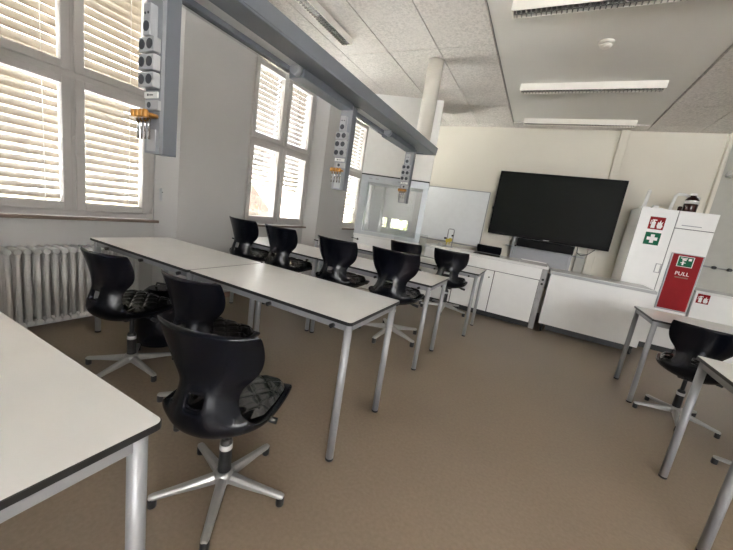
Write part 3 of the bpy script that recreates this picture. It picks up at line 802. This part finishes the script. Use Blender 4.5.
# things on the cabinet
r1 = thing('clamp_stand', 'leaning white lab stand rod at the left edge on top of the cabinet', 'lab stand', (1.14, 5.75, ZC+.001))
MB().box(-.04, .06, -.06, .06, 0, .015).build('foot', 'signwhite', r1, bevel=.004)
MB().tube([(0, 0, .015), (.015, 0, .22)], .022, 10).build('rod', 'signwhite', r1)
MB().lathe([(.012, 0), (.02, .012), (.012, .028)], (.016, 0, .215), 10).build('knob', 'signwhite', r1)
r2 = thing('plastic_tray', 'small white plastic part lying on top of the cabinet', 'tray', (1.30, 5.78, ZC+.001))
MB().box(-.07, .05, -.04, .04, 0, .022).box(-.06, .0, -.03, .03, .022, .05).build('body', 'signwhite', r2, bevel=.005)
r3 = thing('bent_tube', 'bent white tube arching over the top of the cabinet to the bottle', 'tube', (1.43, 5.80, ZC+.001))
MB().tube([(0, 0, .012), (.02, 0, .20), (.04, 0, .222), (.10, 0, .222), (.26, 0, .185)], .019, 10).build('pipe', 'signwhite', r3)
MB().lathe([(.04, 0), (.035, .012)], (0, 0, 0), 14).build('foot', 'signwhite', r3)
bt = thing('reagent_bottle', 'brown bottle with white label standing on the tall cabinet', 'bottle', (1.60, 5.72, ZC+.001))
MB().lathe([(.066, 0), (.07, .01), (.07, .15), (.05, .18), (.03, .195), (.03, .205)], (0, 0, 0), 20).build('glass_body', 'bottle', bt)
MB().lathe([(.0712, .10), (.0712, .142)], (0, 0, 0), 20).build('paper_label', 'signwhite', bt)
MB().lathe([(.034, .206), (.034, .232), (.028, .236)], (0, 0, 0), 16).build('cap', 'signwhite', bt)
tag(MB().lathe([(.022, 0), (.022, .05), (.014, .06)], (1.50, 5.70, ZC+.001), 12).build('small_bottle', 'bottle'), 'tiny brown vial left of the labelled bottle on the cabinet', 'vial')
# low cabinet
lc = thing('low_cabinet', 'low white cabinet right of the tall one behind the right table', 'cabinet', (0, cy, 0))
MB().box(1.89, 3.1, .02, .62, .08, .87).build('carcass', 'white_lam', lc)
MB().box(1.89, 3.1, .05, .62, 0, .0795).build('plinth', 'plinth', lc)
MB().box(1.885, 3.11, -.01, .63, .8705, .90).build('worktop', 'worktop', lc, bevel=.004)
for a, b_ in ((1.892, 2.49), (2.494, 3.098)):
    d = MB().box(a, b_, 0, .019, .085, .868).build('door', 'white_lam', lc, bevel=.002)
    MB().box(b_-.2, b_-.08, -.012, -.0002, .80, .808).build('handle', 'grey_panel', d)
fire_sign('fire_sign', 1.915, .745, .12, cy, 'red fire extinguisher sign on the low cabinet at the right edge')
gr = thing('gas_rail', 'thin rail with two black taps on the grey board above the low cabinet', 'rail', (0, FY-.03, 1.205))
MB().tube([(2.05, -.03, 0), (2.7, -.03, 0)], .008, 8).build('rail', 'steel_paint', gr)
for x in (2.17, 2.33):
    MB().tube([(x, -.03, 0), (x, -.08, 0)], .022, 12).build('tap', 'black', gr)
for x in (2.06, 2.69):
    MB().tube([(x, .009, 0), (x, -.03, 0)], .01, 8).build('bracket', 'steel_paint', gr)
tag(MB().prism([(0, 0), (.16, -.03), (.18, .03), (.02, .08)], -.18, -.021, axis='y').build('wall_speaker', 'signwhite', loc=(1.985, FY, 2.40), bevel=.008), 'white wall device high on the grey board at the right picture edge', 'wall device')

# ------------------------------------------------------------------ light
SKY_DIM, SKY_BRIGHT = 2.5, 7.0
world = bpy.data.worlds.new('World'); scene.world = world; world.use_nodes = True
nt = world.node_tree; bg = nt.nodes['Background']
wtc = nt.nodes.new('ShaderNodeTexCoord')
dt = nt.nodes.new('ShaderNodeVectorMath'); dt.operation = 'DOT_PRODUCT'; dt.inputs[1].default_value = Vector((.1, -.95, .3)).normalized()
nt.links.new(wtc.outputs['Generated'], dt.inputs[0])
mr = nt.nodes.new('ShaderNodeMapRange'); mr.inputs['From Min'].default_value = -.15; mr.inputs['From Max'].default_value = .75
mr.inputs['To Min'].default_value = SKY_DIM; mr.inputs['To Max'].default_value = SKY_BRIGHT; mr.interpolation_type = 'SMOOTHSTEP'
nt.links.new(dt.outputs['Value'], mr.inputs['Value']); nt.links.new(mr.outputs[0], bg.inputs['Strength'])
bg.inputs['Color'].default_value = (.97, .98, 1.0, 1)
sl = bpy.data.lights.new('sun', 'SUN'); sl.energy = 200.0; sl.angle = D(1); sl.color = (1, .98, .95)
so = bpy.data.objects.new('sun', sl); COL.objects.link(so); so.location = (6, 0, 12)
so.rotation_euler = Vector((-.36, .02, -.93)).to_track_quat('-Z', 'Y').to_euler()
def portal(loc, rot, sx, sy):
    l = bpy.data.lights.new('window_portal', 'AREA'); l.shape = 'RECTANGLE'; l.size = sx; l.size_y = sy; l.energy = 1
    l.cycles.is_portal = True
    o = bpy.data.objects.new('window_portal', l); COL.objects.link(o); o.location = loc; o.rotation_euler = rot
for c, i in WINS:
    portal((FX-.26, c, 1.85), (0, -PI/2, 0), 1.95, 1.2)
portal((-2.81, WY+.22, 1.8), (-PI/2, 0, 0), .78, 1.9)
for c in (2.0, 3.4): portal((c, BY-.22, 1.85), (PI/2, 0, 0), 1.3, 1.9)  # portals of the added back windows

# ------------------------------------------------------------------ camera
yaw, pit, rol, f = -0.45330136, 0.19154579, 0.15348589, 332.331085
cxp, sxp = math.cos(pit), math.sin(pit); cyw, syw = math.cos(yaw), math.sin(yaw); cz_, sz_ = math.cos(rol), math.sin(rol)
B = Matrix(((1, 0, 0), (0, 0, -1), (0, 1, 0)))
Y3 = Matrix(((cyw, -syw, 0), (syw, cyw, 0), (0, 0, 1))); P3 = Matrix(((1, 0, 0), (0, cxp, -sxp), (0, sxp, cxp))); R3 = Matrix(((cz_, -sz_, 0), (sz_, cz_, 0), (0, 0, 1)))
W2C = R3 @ P3 @ B @ Y3                     # x right, y down, z forward
rx, ry, rz_ = W2C[0], W2C[1], W2C[2]
mw = Matrix(((rx[0], -ry[0], -rz_[0], 0), (rx[1], -ry[1], -rz_[1], 0), (rx[2], -ry[2], -rz_[2], H), (0, 0, 0, 1)))
cam = bpy.data.cameras.new('camera'); co = bpy.data.objects.new('camera', cam); COL.objects.link(co)
cam.sensor_width = 36; cam.sensor_fit = 'HORIZONTAL'; cam.lens = f/733*36; cam.clip_start = .02; cam.clip_end = 200
co.matrix_world = mw; scene.camera = co

vs_ = scene.view_settings
vs_.view_transform = 'Standard'; vs_.look = 'None'; vs_.gamma = 1; vs_.exposure = 1.55; vs_.use_curve_mapping = False
scene.cycles.use_denoising = True
scene.cycles.max_bounces = 10; scene.cycles.diffuse_bounces = 6; scene.cycles.transparent_max_bounces = 16
scene.cycles.sample_clamp_indirect = 8
